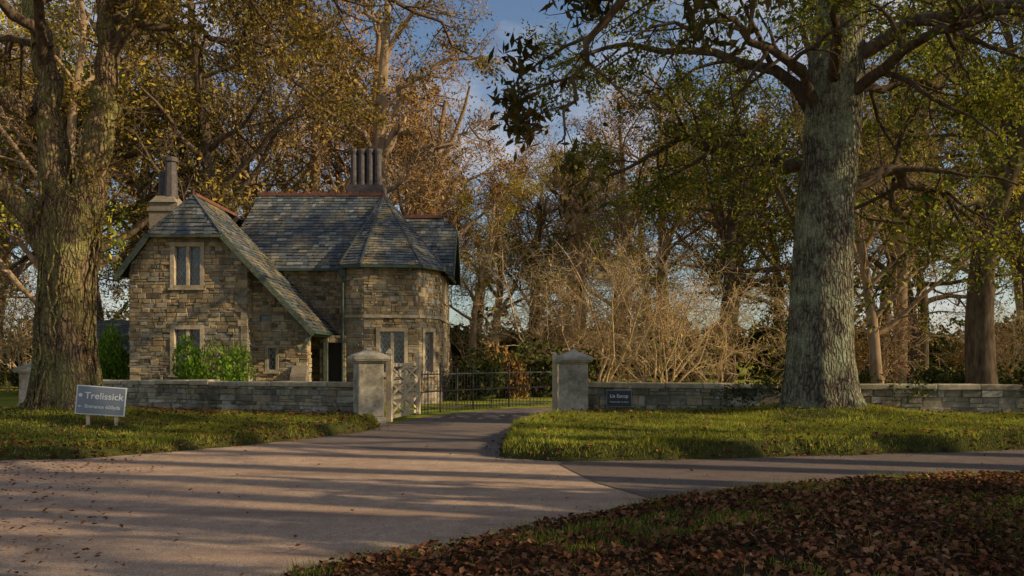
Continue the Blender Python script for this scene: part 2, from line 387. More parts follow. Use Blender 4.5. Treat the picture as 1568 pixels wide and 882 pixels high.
def fold_leaves(parent,name,X,Y,z,size,mat,tilt=.5,stack=.02):
    n=len(X); a=RS.uniform(0,2*np.pi,n); L=size*RS.uniform(.5,1.3,n); W=L*RS.uniform(.25,.42,n)
    d=np.stack([np.cos(a),np.sin(a),RS.uniform(-tilt,tilt,n)],-1); d/=np.linalg.norm(d,axis=1)[:,None]
    sd=np.stack([-np.sin(a),np.cos(a),RS.uniform(-tilt,tilt,n)],-1); sd/=np.linalg.norm(sd,axis=1)[:,None]
    up=np.cross(d,sd); P=np.stack([X,Y,z+RS.uniform(.008,.008+stack,n)],-1)
    c=RS.uniform(.1,.8,n)[:,None]*W[:,None]
    A=P-d*L[:,None]/2; B=P+d*L[:,None]/2+up*c*.5; M=P-up*c*.2
    l=P+sd*W[:,None]+up*c; r=P-sd*W[:,None]+up*c
    Vv=np.stack([A,l,B,r,M],1).reshape(-1,3); i=np.arange(n)[:,None]*5
    F=np.concatenate([i+np.array([[0,4,2,1]]),i+np.array([[0,3,2,4]])])
    return fast(name,Vv,F,[mat],parent=parent)

polyL=[(-20,11.9),(-7.97,12.35),(-6.75,12.55),(-5.07,14.15),(-4.2,15.3),(-3.2,17.0),(-3.0,18.3),(-3.6,19.7),(-10.9,22),(-12.6,21.5),(-12.2,19),(-14,17),(-20,16.5)]
vL=empty('grass_verge')
hL=lambda X,Y: .13+.04*np.clip(Y-12,0,6)*.5+.42*np.exp(-(((X+9.6)/1.7)**2+((Y-17)/1.5)**2))
zL=make_patch(vL,'turf',polyL,hL,verge_mat)
gp=lambda X,Y,s: np.clip(.6+.75*lump(X,Y,.8),.12,1)
blades(vL,'grass_blades',zL,(-15,11.9,-2.8,20.5),1700,.062,.006,grass_mat,dfun=gp)
polyR=[(-.22,13.1),(-.05,12.65),(.67,12.3),(1.17,12.2),(2.7,12.4),(4.38,12.75),(8.8,13.7),(24,14.8),(24,20),(11.8,18.9),(1.9,20.6),(1.1,19.3),(.35,17.6),(-.05,16)]
vR=empty('grass_verge.001')
hR=lambda X,Y: .25+.01*np.clip(Y-12,0,6)+.3*np.exp(-(((X-7.1)/1.6)**2+((Y-18)/1.3)**2))
zR=make_patch(vR,'turf',polyR,hR,verge_mat,edge=.18)
blades(vR,'grass_blades',zR,(-.4,12,14,20),1800,.062,.006,grass_mat,dfun=gp)
polyB=[(-2.6,4.2),(-1.36,5.75),(-.94,6.15),(.09,7.1),(1.44,8.45),(1.85,8.8),(3.2,9.65),(4.7,10.2),(6.9,10.7),(14,11.2),(30,11.4),(30,-8),(-2.6,-8)]
vB=empty('grass_bank')
hB=lambda X,Y: .07+.02*np.clip(9-Y,0,6)
zB=make_patch(vB,'turf',polyB,hB,bank_mat,res=.08,bbox=(-3,3,20,13))
gd=lambda X,Y,s: np.clip(.08+.7*(lump(X+3,Y,.7)>.3)+.9*(s<.16)+.5*(Y>9)*(s<.5)+.35*(X>4)*(Y<8.6),0,1)
blades(vB,'grass_blades',zB,(-2,4.5,10,11.4),2200,.06,.004,grass_mat,dfun=gd)
fl=empty('fallen_leaves')
def scatter(n,box,zf,dfun):
    X=RS.uniform(box[0],box[2],n);Y=RS.uniform(box[1],box[3],n); z,s=zf(X,Y); k=(s>-.05)&(RS.rand(n)<dfun(X,Y,s)); return X[k],Y[k],np.maximum(z[k],.01)
x,y,z=scatter(44000,(-2,4.5,10,11.2),zB,lambda X,Y,s:np.clip(.72-.5*(lump(X+3,Y,.7)>.35)+.15*(s<.4),0.05,1))
fold_leaves(fl,'bank_leaves',x,y,z,.066,litter_mat,.8,.05)
x,y,z=scatter(10000,(-.4,12,14,20),zR,lambda X,Y,s:.12+.75*(s<.12)+.6*(X>4)*(Y<14.6)*(s<.5)+.3*(Y>18))
fold_leaves(fl,'verge_leaves',x,y,z+.02,.08,litter_mat,.6,.04)
x,y,z=scatter(18000,(-15,11.9,-2.8,21),zL,lambda X,Y,s:.16+.7*(s<.15)+.45*(Y>18.2)+.5*(X<-6)*(Y<13.3)+.35*(X>-5.5)*(s<.6))
fold_leaves(fl,'verge_leaves_left',x,y,z+.02,.08,litter_mat,.6,.04)
n=40000; X=RS.uniform(-10,10,n);Y=RS.uniform(5,25,n)
sL=sdf(polyL,X,Y); sR=sdf(polyR,X,Y); sB=sdf(polyB,X,Y)
dmin=np.minimum(np.minimum(np.abs(sL),np.abs(sR)),np.abs(sB))
k=(sL<0)&(sR<0)&(sB<0)&(RS.rand(n)<(.012+.8*np.exp(-dmin/.15)+.35*(X/Y<-.50-.03*np.sin(Y*3))+.25*(X<-5)*(Y>10.8)*(Y<12.3)))&~((Y>18.6)&((X<-3.2)|(X>1.2)))
fold_leaves(fl,'road_leaves',X[k],Y[k],np.full(k.sum(),.014),.055,litter_mat,.4,.01)

# ---------------------------------------------------------------- walls / pillars
def garden_wall(name,p,q,h,zb=0.0,thick=.36):
    root=empty(name); mb=MB(); p=V(*p,0);q=V(*q,0); u=(q-p); L=u.length; u.normalize(); n=V(u.y,-u.x,0)
    if n.y>0: n=-n
    stone_face(mb,p,u,n,zb,h-.11,L,rh=(.08,.24),wd=(.12,.5),prot=(.01,.06))
    stone_face(mb,p-n*thick,u,-n,zb,h-.11,L,rh=(.12,.22),wd=(.2,.5))
    mb.obox(p-n*(thick-.01)+Z*zb,u*L,n*(thick-.02),Z*(h-.12-zb),1)
    mb.build('stonework',[wall_stone,mortar],root)
    mc=MB(); x=0
    while x<L-.02:
        w=min(random.uniform(.45,1.1),L-x)
        if L-x-w<.25: w=L-x
        hh=random.uniform(.10,.14); dz=random.uniform(-.015,.015)
        mc.obox(p+u*(x+.006)-n*(thick+.06+random.uniform(0,.02))+Z*(h-.11+dz),u*(w-.012)+Z*random.uniform(-.01,.01),n*(thick+.12+random.uniform(0,.04)),Z*hh,0); x+=w
    mc.build('coping',[coping_stone],root,bevel=.025); return root
garden_wall('stone_wall',(-11.6,21.55),(-3.75,19.05),1.0)
garden_wall('stone_wall.001',(1.85,19.75),(19,17.3),.96)
def pillar(name,x,y,rot,w,h):
    root=empty(name); mb=MB()
    mb.frust((x,y,0),w+.10,w+.06,.22,rot); mb.frust((x,y,.22),w,w-.02,h-.62,rot)
    z=h-.40; mb.frust((x,y,z),w-.02,w+.06,.05,rot); mb.frust((x,y,z+.05),w+.16,w+.22,.04,rot); mb.frust((x,y,z+.09),w+.24,w+.22,.09,rot); mb.frust((x,y,z+.18),w+.20,.22,.13,rot); mb.frust((x,y,z+.31),.2,.12,.05,rot)
    mb.build('shaft_and_cap',[pillar_stone],root,bevel=.03)
pillar('gate_pillar',-3.38,18.75,math.radians(22),.62,1.86)
pillar('gate_pillar.001',1.5,19.45,math.radians(-6),.72,1.84)
pillar('gate_pillar.002',-14.6,24.2,0,.5,1.5)
pillar('gate_pillar.003',-20.5,27,0,.5,1.5)
garden_wall('stone_wall.002',(-28,28.8),(-20.9,27.1),.95)
def gate(name,p,q,h=1.42):
    root=empty(name); mb=MB(); p=V(*p,0);q=V(*q,0); u=(q-p).normalized(); L=(q-p).length
    B=lambda a,za,b,zb,w=.05,hh=.085:mb.beam(p+u*a+Z*za,p+u*b+Z*zb,w,hh,0)
    for a,t,w in((.06,h+.22,.13),(L-.06,h+.12,.12)):
        mb.box(p+u*a+Z*(t/2+.06),(w,w,t),math.atan2(u.y,u.x)); mb.frust(p+u*a+Z*(t+.06),w+.03,.02,.12,math.atan2(u.y,u.x))
    for zz in(.16,.62,1.0,h): B(.1,zz,L-.1,zz)
    k=2
    for i in range(k):
        a0=.12+(L-.24)*i/k; a1=.12+(L-.24)*(i+1)/k
        B(a0,.66,a1,.98,.044,.06); B(a0,.98,a1,.66,.043,.06); B(a0,1.04,a1,h-.04,.044,.06); B(a0,h-.04,a1,1.04,.043,.06)
        B(a0,.2,a1,.58,.042,.06); B(a0,.58,a1,.2,.041,.06)
        mb.beam(p+u*a1+Z*.16,p+u*a1+Z*(h),.05,.07,0,up=u)
    mb.build('timber_frame',[wood_grey],root)
gate('wooden_gate',(-2.96,19.1),(-2.56,21.8))
gate('wooden_gate.001',(1.06,19.7),(1.33,22.4),1.35)
root=empty('iron_railing_fence'); mb=MB()
path=[V(-2.7,22.2,0),V(-2.1,23.3,0),V(-1.2,24.6,0),V(-.1,25.8,0),V(1.3,26.9,0)]
for a,b in zip(path[:-1],path[1:]):
    L=(b-a).length; u=(b-a)/L
    for zz in(.12,.62,1.12): mb.beam(a+Z*zz,b+Z*zz,.018,.035)
    k=max(2,round(L/.15))
    for i in range(k): mb.cyl(a+u*L*i/k,a+u*L*i/k+Z*1.22,.009,.008,5)
    mb.cyl(a,a+Z*1.35,.028,.024,8); mb.frust(a+Z*1.35,.07,.01,.09)
    mb.cyl(a+u*L/2,a+u*L/2+Z*1.28,.018,.018,6)
mb.build('railings',[iron],root)

# ---------------------------------------------------------------- signs
def text(body,size,loc,rotm,mat,parent,name,align='CENTER'):
    cu=bpy.data.curves.new(name,'FONT'); cu.body=body; cu.size=size; cu.align_x=align; cu.extrude=.002; cu.offset=size*.012
    ob=bpy.data.objects.new('tmp',cu); scene.collection.objects.link(ob)
    bpy.context.view_layer.update(); dg=bpy.context.evaluated_depsgraph_get()
    me=bpy.data.meshes.new_from_object(ob.evaluated_get(dg)); bpy.data.objects.remove(ob)
    me.materials.clear(); me.materials.append(mat)
    o=bpy.data.objects.new(name,me); scene.collection.objects.link(o); o.matrix_world=Matrix.Translation(loc)@rotm; o.parent=parent
def signframe(yaw,roll): return Matrix.Rotation(yaw,4,'Z')@Matrix.Rotation(math.radians(90),4,'X')@Matrix.Rotation(roll,4,'Z')
root=empty('road_sign'); mb=MB()
c=V(-8.0,15.5,.76); R=signframe(math.radians(16),math.radians(-5)); ux=R@V(1,0,0); uz=R@V(0,1,0); nn=R@V(0,0,1)
mb.obox(c-ux*.44-uz*.28-nn*.035,ux*.88,uz*.56,nn*.03,1)
mb.obox(c-ux*.42-uz*.262-nn*.01,ux*.84,uz*.524,nn*.012,0)
for s in(-.25,.25):
    b=c+ux*s-nn*.09; mb.beam(V(b.x,b.y,.05),b+uz*.18,.10,.05,2,up=ux)
mb.build('panel_and_posts',[sign_face,sign_white,wood_grey],root)
text('Trelissick',.18,c+uz*.03+nn*.008+ux*.05,R,sign_white,root,'title_text')
text('Entrance 600yds',.095,c-uz*.15+nn*.008+ux*.04,R,sign_white,root,'direction_text')
mb=MB(); mb.cyl(c-ux*.365+uz*.09+nn*.004,c-ux*.365+uz*.09+nn*.009,.035,.035,10)
q=c-ux*.365-uz*.125+nn*.004
mb.obox(q-uz*.006,ux*.04,uz*.012,nn*.005,0); mb.add([q-ux*.03+nn*.004,q+uz*.025+nn*.004,q-uz*.025+nn*.004],[(0,1,2)],0)
mb.build('emblem_and_arrow',[sign_white],root)
root=empty('house_name_sign'); mb=MB()
u=V(17.15,-2.45,0).normalized(); n=V(u.y,-u.x,0); pc=V(1.85,19.75,0)+u*.80+n*.085+Z*.60
R2=signframe(math.atan2(u.y,u.x),0)
mb.obox(pc-u*.29-Z*.19,u*.58,n*.03,Z*.38,0); mb.obox(pc-u*.31-Z*.21-n*.01,u*.62,n*.03,Z*.42,1)
mb.build('board',[plaque_dark,sign_face],root)
text('Lis Escop',.12,pc+n*.034+Z*.02,R2,sign_white,root,'name_text'); text('Private road  no entry',.05,pc+n*.034-Z*.1,R2,sign_white,root,'small_text')

# ---------------------------------------------------------------- house
house=empty('stone_house')
X1=V(1,0,0); F=V(0,-1,0)
mb=MB()
o=V(-12,25,0); Lw=3.7
lo=lambda z:max(0,(-10.3-(6.75-z)/1.35)+12) if z>4.3 else 0
hi=lambda z:min(3.7,(-10.3+(6.75-z)/1.07)+12)
ow=[(1.28,2.35,3.78,5.22),(1.28,2.35,1.05,2.62)]
stone_face(mb,o,X1,F,0,5.5,Lw,ow,lo,hi)
for a in ow: window(mb,o,X1,F,a[0],a[1],a[2],a[3])
wbox(mb,o,X1,F,0,3.7,.0,.35,0,.06,2)
stone_face(mb,V(-12,31,0),V(0,-1,0),V(-1,0,0),0,4.3,6)
stone_face(mb,V(-8.3,25,0),V(0,1,0),V(1,0,0),0,4.6,.6)
z=.35
while z<4.4:
    h=random.uniform(.2,.3); w=random.choice((.2,.3,.38)); wbox(mb,o,X1,F,3.7-w,3.702,z,z+h-.01,-.03,random.uniform(.03,.045),0); z+=h
o2=V(-8.3,25.45,0)
hi2=lambda z:min(1.78,(-10.3+(6.7-z)/1.07)+8.3)
op2=[(.42,.85,1.15,2.0),(.25,.62,2.75,2.95)]
stone_face(mb,o2,X1,F,0,4.7,1.78,op2,None,hi2)
window(mb,o2,X1,F,.42,.85,1.15,2.0,lights=1,fr=.09)
wbox(mb,o2,X1,F,.25,.62,2.75,2.95,-.1,-.05,3)
stone_face(mb,V(-6.52,25.45,0),V(0,1,0),V(1,0,0),0,2.3,.35)
mb.add([V(-7.0,25.45,0),V(-6.5,25.45,0),V(-6.5,25.0,0),V(-7.0,25.0,0),V(-7.0,25.4,1.35),V(-6.5,25.4,1.35),V(-6.5,25.1,1.0),V(-7.0,25.1,1.0)],[(0,1,5,4),(1,2,6,5),(2,3,7,6),(3,0,4,7),(4,5,6,7)],1)
stone_face(mb,V(-8.6,28.3,0),X1,F,0,4.75,2.95)
stone_face(mb,V(-6.52,27.0,0),X1,F,0,2.35,.9,[(.12,.78,.0,2.1)])
wbox(mb,V(-6.52,27.0,0),X1,F,.12,.78,0,2.1,-.35,-.3,5)
pts=[V(-5.65,28.35,0),V(-5.65,27.1,0),V(-5.02,26.9,0),V(-3.2,27.2,0),V(-2.62,28.15,0),V(-2.62,33,0)]
bops={0:[],1:[],2:[(.42,1.5,1.0,2.62)],3:[(.2,.92,1.0,2.62,1)],4:[(1.9,3.0,1.1,2.5),(1.9,2.9,3.7,4.9)]}
for i in range(5):
    a,b=pts[i],pts[i+1]; u=(b-a); L=u.length; u.normalize(); n=V(u.y,-u.x,0)
    stone_face(mb,a,u,n,0,2.95,L,bops[i][:1])
    if i: wbox(mb,a,u,n,-.02,L+.02,2.951,3.06,-.02,.09,2)
    stone_face(mb,a,u,n,3.061 if i else 2.95,4.75,L,bops[4][1:] if i==4 else ())
    for op in bops[i]: window(mb,a,u,n,*op)
    wbox(mb,a,u,n,-.01,L+.01,0,.4,0,.06,2)
stone_face(mb,V(-2.62,29.4,0),V(0,1,0),V(1,0,0),4.75,6.7,3.4,(),lambda z:(z-4.75)/2.3*1.7,lambda z:3.4-(z-4.75)/2.3*1.7)
stone_face(mb,V(-2.62,33,0),V(-1,0,0),V(0,1,0),0,4.75,9.4)
mb.build('walls_and_windows',[house_stone,mortar,dressed_stone,glass,lead,wood_dark],house)
rf=MB()
yf=24.72
jl=(-10.3-(6.85-5.5)/1.35); jr=(-10.3+(6.85-5.5)/1.07)
zr=lambda x:6.85-1.07*(x+10.3); zl=lambda x:6.85+1.35*(x+10.3)
A=V(-10.3,25.75,6.85)
slate_face(rf,[V(jl-.04,yf,5.42),V(jr+.05,yf,5.42),A],0)
slate_face(rf,[V(jl,yf,5.5),A,V(-10.3,31.5,6.85),V(-12.3,31.5,zl(-12.3)),V(-12.3,yf,zl(-12.3))],0)
xr=-6.15
slate_face(rf,[V(jr,yf,5.5),A,V(-10.3,28.3,6.85),V(-8.0,28.3,zr(-8.0)),V(xr,28.25,zr(xr)),V(xr,yf,zr(xr))],2)
R1=V(-9.75,30.8,7.86);R2p=V(-4.95,30.8,7.86); ez=4.72
slate_face(rf,[R1,R2p,V(-5.85,28.0,ez),V(-10.4,28.0,ez)],0)
slate_face(rf,[R1,V(-10.4,28.0,ez),V(-10.4,33.6,ez)],0)
slate_face(rf,[R1,R2p,V(-2.35,33.6,ez),V(-10.4,33.6,ez)],0)
E=[V(-5.85,28.0,ez),V(-5.85,26.98,ez),V(-5.07,26.65,ez),V(-3.05,26.97,ez),V(-2.35,28.1,ez),V(-2.35,33.6,ez)]
for i in range(5): slate_face(rf,[E[i],E[i+1],R2p],0 if i!=2 else 2)
slate_face(rf,[V(-4.6,31.1,7.05),V(-2.8,31.1,7.05),V(-2.15,30.7,6.5),V(-2.15,29.2,4.6),V(-3.6,29.2,4.6)],0)
slate_face(rf,[V(-4.6,31.1,7.05),V(-2.8,31.1,7.05),V(-2.15,31.5,6.5),V(-2.15,33.0,4.6),V(-3.6,33.0,4.6)],0)
slate_face(rf,[V(-2.15,30.7,6.5),V(-2.15,31.5,6.5),V(-2.8,31.1,7.05)],0)
rf.build('slate_roof',[slate,wood_dark,slate_moss],house)
tr=MB()
def barge(p,q): tr.beam(Vector(p)-Z*.09,Vector(q)-Z*.09,.045,.17,0)
barge((jl,yf-.01,5.5),(-12.32,yf-.01,zl(-12.3))); barge((jr,yf-.01,5.5),(xr,yf-.01,zr(xr)))
tr.beam((jl-.03,yf-.03,5.38),(jr+.03,yf-.03,5.38),.06,.08,0)
tr.beam((xr+.02,yf,zr(xr)-.02),(xr+.02,28.2,zr(xr)-.02),.08,.09,3)
tr.beam((-10.2,27.96,ez-.03),(-5.85,27.96,ez-.03),.1,.09,3)
for i in range(1,5): tr.beam(E[i]-Z*.04,E[i+1]-Z*.04,.08,.09,3)
barge((-2.13,29.15,4.62),(-2.13,30.7,6.5)); barge((-2.13,33.0,4.62),(-2.13,31.5,6.5)); barge((-2.13,30.7,6.5),(-2.13,31.5,6.5))
ridge(tr,A+Z*.03,(-10.3,29.6,6.88),1); ridge(tr,R1+Z*.03,R2p+Z*.03,1); ridge(tr,(-4.5,31.1,7.09),(-2.75,31.1,7.09),1)
for a,b in((A,V(jl,yf,5.45)),(A,V(jr,yf,5.45))): tr.beam(a+Z*.03,b+Z*.04,.08,.04,5)
for k in (1,2,3,4): tr.beam(R2p+Z*.03,E[k]+Z*.05,.07,.03,5)
for p in(A+Z*.05,R2p+Z*.05,R1+Z*.05,V(-2.78,31.1,7.1)): tr.cyl(p,p+Z*.2,.05,.02,8,1)
tr.cyl((-5.78,28.2,0),(-5.78,28.2,4.6),.05,.05,8,3); tr.cyl((-5.74,27.0,.1),(-5.74,27.0,4.6),.045,.045,8,3); tr.box((-5.74,26.98,4.45),(.2,.18,.22),0,3)
tr.beam((-6.3,24.8,2.35),(-6.3,26.9,2.35),.12,.14,0); tr.beam((-6.3,24.85,2.3),(-6.6,24.85,1.75),.09,.1,0); tr.box((-6.3,26.95,1.15),(.13,.13,2.3),0,0)
tr.beam((-6.95,24.9,3.0),(-6.3,24.9,2.35),.08,.1,0)
tr.box((-5.7,31.3,7.85),(1.4,.9,.9),0,2)
for i,(dx,dy) in enumerate(((-.47,-.2),(-.16,-.2),(.16,-.2),(.47,-.2),(-.31,.2),(0,.2),(.31,.2))):
    c=V(-5.7+dx,31.3+dy,8.3); tr.cyl(c,c+Z*.12,.17,.155,14,2); tr.cyl(c+Z*.12,c+Z*1.25,.135,.13,14,2); tr.cyl(c+Z*1.25,c+Z*1.35,.14,.17,14,2); tr.cyl(c+Z*1.35,c+Z*1.43,.17,.16,14,2)
tr.box((-12.35,28.6,5.8),(1.0,.8,2.6),0,4); tr.frust((-12.35,28.6,7.1),.95,.6,.25,0,4)
tr.box((-12.35,28.6,6.85),(1.1,.9,.12),0,4)
tr.cyl((-12.2,28.5,7.3),(-12.2,28.5,8.6),.24,.18,8,2); tr.cyl((-12.2,28.5,8.6),(-12.2,28.5,8.75),.24,.24,8,2)
tr.cyl((-12.6,28.8,7.3),(-12.6,28.8,8.3),.18,.16,8,2)
tr.build('trim_chimneys_and_pipes',[wood_green,terracotta,chim_mat,pipe_mat,mortar,hipmat],house)
ob=empty('outbuilding'); mb=MB()
stone_face(mb,V(-16.8,30.5,0),X1,F,0,1.9,3.0); stone_face(mb,V(-13.8,30.5,0),V(0,1,0),X1,0,1.9,3.5)
mb.build('walls',[house_stone,mortar],ob); mb=MB()
slate_face(mb,[V(-17,30.3,1.85),V(-13.6,30.3,1.85),V(-13.6,32.2,3.1),V(-17,32.2,3.1)],0); slate_face(mb,[V(-17,34.1,1.85),V(-13.6,34.1,1.85),V(-13.6,32.2,3.1),V(-17,32.2,3.1)],0)
mb.build('roof',[slate,wood_dark],ob)

# ---------------------------------------------------------------- trees
def rv(): return Vector((random.gauss(0,1),random.gauss(0,1),random.gauss(0,1)))
class Tree:
    def __init__(s,**k):
        s.v=[];s.f=[];s.anch=[];s.nt=None
        s.seg=[1.2,.8,.5,.35,.3]; s.wob=[.10,.2,.26,.3,.3]; s.up=[.05,.06,.02,.0,.0]; s.k=[9,6,4,3,3]
        s.nc=[14,7,6,4]; s.lr=[.42,.45,.45,.5]; s.tmin=[.28,.2,.15,.15]; s.maxl=4; s.rmin=.009; s.ang=(35,70); s.taper=.25
        for a,b in k.items(): setattr(s,a,b)
    def tube(s,pts,rad,k,lobes=None):
        base=len(s.v); n=len(pts)
        for i,p in enumerate(pts):
            d=(pts[min(i+1,n-1)]-pts[max(i-1,0)])
            if d.length<1e-6: d=Vector((0,0,1))
            d.normalize()
            a=d.cross(Vector((.13,.97,.21)) if abs(d.y)<.9 else Vector((1,0,0))).normalized(); b=d.cross(a); r=rad[i]
            for j in range(k):
                t=6.28318*j/k; rr=r
                if lobes: rr=r*(1+lobes[0][i]*(.5*math.sin(3*t+lobes[1])+.35*math.sin(5*t+2*lobes[1]+p.z*.5)+.3*math.sin(9*t+p.z)))
                q=p+a*(math.cos(t)*rr)+b*(math.sin(t)*rr); s.v.append((q.x,q.y,q.z))
        for i in range(n-1):
            for j in range(k):
                s.f.append((base+i*k+j,base+i*k+(j+1)%k,base+(i+1)*k+(j+1)%k,base+(i+1)*k+j))
    def children(s,pts,rad,L,lvl,tm=None):
        n=len(pts)-1; nc=s.nc[lvl]; tm=s.tmin[lvl] if tm is None else tm
        for j in range(nc):
            t=tm+(1-tm)*(j+random.random())/nc; t=min(t,.999); x=t*n; i=int(x); fr=x-i
            q=pts[i].lerp(pts[i+1],fr); d=(pts[i+1]-pts[i]).normalized(); r=rad[i]*(1-fr)+rad[i+1]*fr
            pr=rv(); pr=(pr-d*pr.dot(d)).normalized(); a=math.radians(random.uniform(*s.ang))
            cd=d*math.cos(a)+pr*math.sin(a)
            s.grow(q,cd,L*s.lr[lvl]*(1.2-.65*t)*random.uniform(.75,1.25),max(s.rmin,r*random.uniform(.45,.62)),lvl+1)
    def grow(s,p,d,L,r,lvl):
        n=max(3 if lvl<4 else 2,int(L/s.seg[lvl])); st=L/n; pts=[p];rad=[r]; e=max(s.rmin*.7,r*s.taper)
        for i in range(n):
            d=(d+rv()*s.wob[lvl]*.7+Vector((0,0,s.up[lvl]))).normalized(); p=p+d*st; pts.append(p); rad.append(r+(e-r)*(i+1)/n)
        s.tube(pts,rad,s.k[lvl])
        if lvl>=s.maxl-1: s.anch.extend(pts[1:])
        if lvl<s.maxl: s.children(pts,rad,L,lvl)
    def limb(s,P,r0,r1,lvl=1,k=10,spawn=True,sub=4,n=None,jit=.05,tm=None,ml=5.5):
        P=[Vector(p) for p in P]; pts=[]
        for i in range(len(P)-1):
            a=P[max(i-1,0)];b=P[i];c=P[i+1];d=P[min(i+2,len(P)-1)]
            for j in range(sub):
                t=j/sub; pts.append(.5*((2*b)+(c-a)*t+(2*a-5*b+4*c-d)*t*t+(3*b-a-3*c+d)*t**3)+(rv()*jit if i+j else Vector()))
        pts.append(P[-1]); m=len(pts)-1; rad=[r0+(r1-r0)*(i/m)**.8 for i in range(m+1)]
        s.tube(pts,rad,k); L=sum((pts[i+1]-pts[i]).length for i in range(m))
        if spawn:
            o=s.nc[lvl]
            if n: s.nc=list(s.nc); s.nc[lvl]=n
            s.children(pts,rad,min(L,ml),lvl,tm)
            if n: s.nc[lvl]=o
    def mesh(s,name,bark_m,leaf_m,nleaf,size,spread=.13,asp=.42,droop=0,bark2=None,extra=None):
        Vb=np.array(s.v,dtype=np.float32); Fb=np.array(s.f,dtype=np.int32); mi=np.zeros(len(Fb),int)
        if s.nt: mi[s.nt:]=2
        if nleaf:
            A=np.array([tuple(a) for a in s.anch],dtype=np.float32)
            wgt=np.clip(.4+1.1*lump(A[:,0]+A[:,2]*.7,A[:,1]-A[:,2]*.5,.45),.04,1.4); wgt/=wgt.sum()
            i=RS.choice(len(A),nleaf,p=wgt)
            PP=A[i]+RS.normal(0,spread,(nleaf,3))
            if extra is not None: PP=np.concatenate([PP,extra])
            Vl,Fl=leafquads(PP,size,asp,droop)
            Fl=Fl+len(Vb); Vb=np.concatenate([Vb,Vl]); Fb=np.concatenate([Fb,Fl]); mi=np.concatenate([mi,np.ones(len(Fl),int)])
        me=fast(name,Vb,Fb,[bark_m,leaf_m,bark2 or bark_m],mi,link=False)
        sm=np.zeros(len(Fb),bool); sm[:len(s.f)]=True; me.polygons.foreach_set('use_smooth',sm); return me
def leafquads(P,size,asp=.42,droop=0):
    n=len(P); d=RS.normal(0,1,(n,3)); d[:,2]-=droop; d/=np.linalg.norm(d,axis=1)[:,None]
    e=RS.normal(0,1,(n,3)); e-=d*(e*d).sum(1)[:,None]; e/=np.linalg.norm(e,axis=1)[:,None]
    L=(size*RS.uniform(.6,1.35,n))[:,None]
    Vl=np.stack([P-d*L*.5,P+e*L*asp*.5+d*L*.05,P+d*L*.5,P-e*L*asp*.5+d*L*.05],1).reshape(-1,3).astype(np.float32)
    return Vl,np.arange(4*n,dtype=np.int32).reshape(n,4)
def place(me,name,loc=(0,0,0),rot=0,sc=1,parent=None):
    o=bpy.data.objects.new(name,me); scene.collection.objects.link(o); o.location=loc; o.rotation_euler=(0,0,rot); o.scale=(sc,)*3 if not hasattr(sc,'__len__') else sc
    if parent: o.parent=parent
    return o
# left oak
T=Tree(nc=[0,9,6,5],k=[20,8,5,3,3],seg=[1,.6,.35,.22,.2],rmin=.006,up=[0,.03,-.02,-.04,-.05])
tp=[V(-9.5,17,-.05),V(-9.5,17,.35),V(-9.48,17,.8),V(-9.5,17,1.5),V(-9.52,17,2.4),V(-9.48,17,3.4),V(-9.42,17,4.2),V(-9.38,17,4.8),V(-9.35,17,5.2)]
T.tube(tp,[1.1,.84,.68,.58,.53,.52,.57,.56,.25],28,([.5,.42,.28,.16,.12,.12,.14,.16,.1],.8))
T.limb([(-9.5,17,4.0),(-9.68,17,5.4),(-9.85,17,6.6),(-10.0,17.1,7.8),(-10.4,17.3,9.5),(-10.6,17.5,12.5)],.42,.14,1,14,False)
T.limb([(-9.3,17,4.1),(-8.98,16.95,5.5),(-8.7,16.9,6.6),(-8.5,16.8,7.8),(-8.5,16.7,9.2),(-8.1,16.5,12.5)],.42,.14,1,14,False)
T.limb([(-9.5,17,3.5),(-10.1,16.8,4.5),(-10.7,16.7,5.2),(-11.4,16.5,6.0),(-12.5,16,8)],.36,.16,1,12,False)
T.limb([(-9.95,16.9,6.6),(-10.35,16.5,6.9),(-10.6,16.4,7.2)],.2,.19,1,9,False)
for i in range(24):
    a0=random.uniform(-2.9,.2); pts=[]; z=.3; zt=random.uniform(3.5,6)
    while z<zt:
        r=np.interp(z,[.3,.8,1.5,2.4,3.4,4.2,5,6],[.92,.72,.61,.56,.55,.6,.62,.6]); a0+=random.uniform(-.16,.16)
        cx=np.interp(z,[0,2.4,5],[-9.5,-9.52,-9.36]); pts.append(V(cx+math.cos(a0)*r,17+math.sin(a0)*r,z)); z+=.16
    if len(pts)>3: T.tube(pts,[random.uniform(.015,.03)]*len(pts),4)
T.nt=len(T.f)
for P,r0,n in [([(-8.5,16.8,7.9),(-7,16.2,9.3),(-5.2,15.6,9.6),(-3.8,15,8.8),(-3.1,14.6,7.9)],.15,14),
          ([(-8.5,16.7,8.6),(-7,17.5,8.8),(-5.6,18.2,8.6),(-4.6,19,7.7)],.11,12),
          ([(-8.5,16.7,9.0),(-6,18.5,10.6),(-3,20.5,11),(-1.2,22,10)],.17,13),
          ([(-8.4,16.7,8.9),(-7.2,15,9.6),(-5.6,13.4,9.4),(-4.2,12,8.4)],.12,12),
          ([(-9.9,17,8.2),(-11,15.5,9.3),(-11.6,14,9.3),(-12,12.5,8.6)],.14,8),
          ([(-10.1,17,8.2),(-11.6,18.5,9),(-13.4,19.5,8.8)],.14,9),
          ([(-10.3,17.2,9.2),(-9.3,17.8,10.4),(-8.8,18,12)],.12,6),
          ([(-10,17,7.8),(-9,14.6,9.6),(-7.6,12.6,9.4),(-6.2,11,8.6)],.12,9)]:
    T.limb(P,r0,.02,1,7,True,n=n,jit=.09)
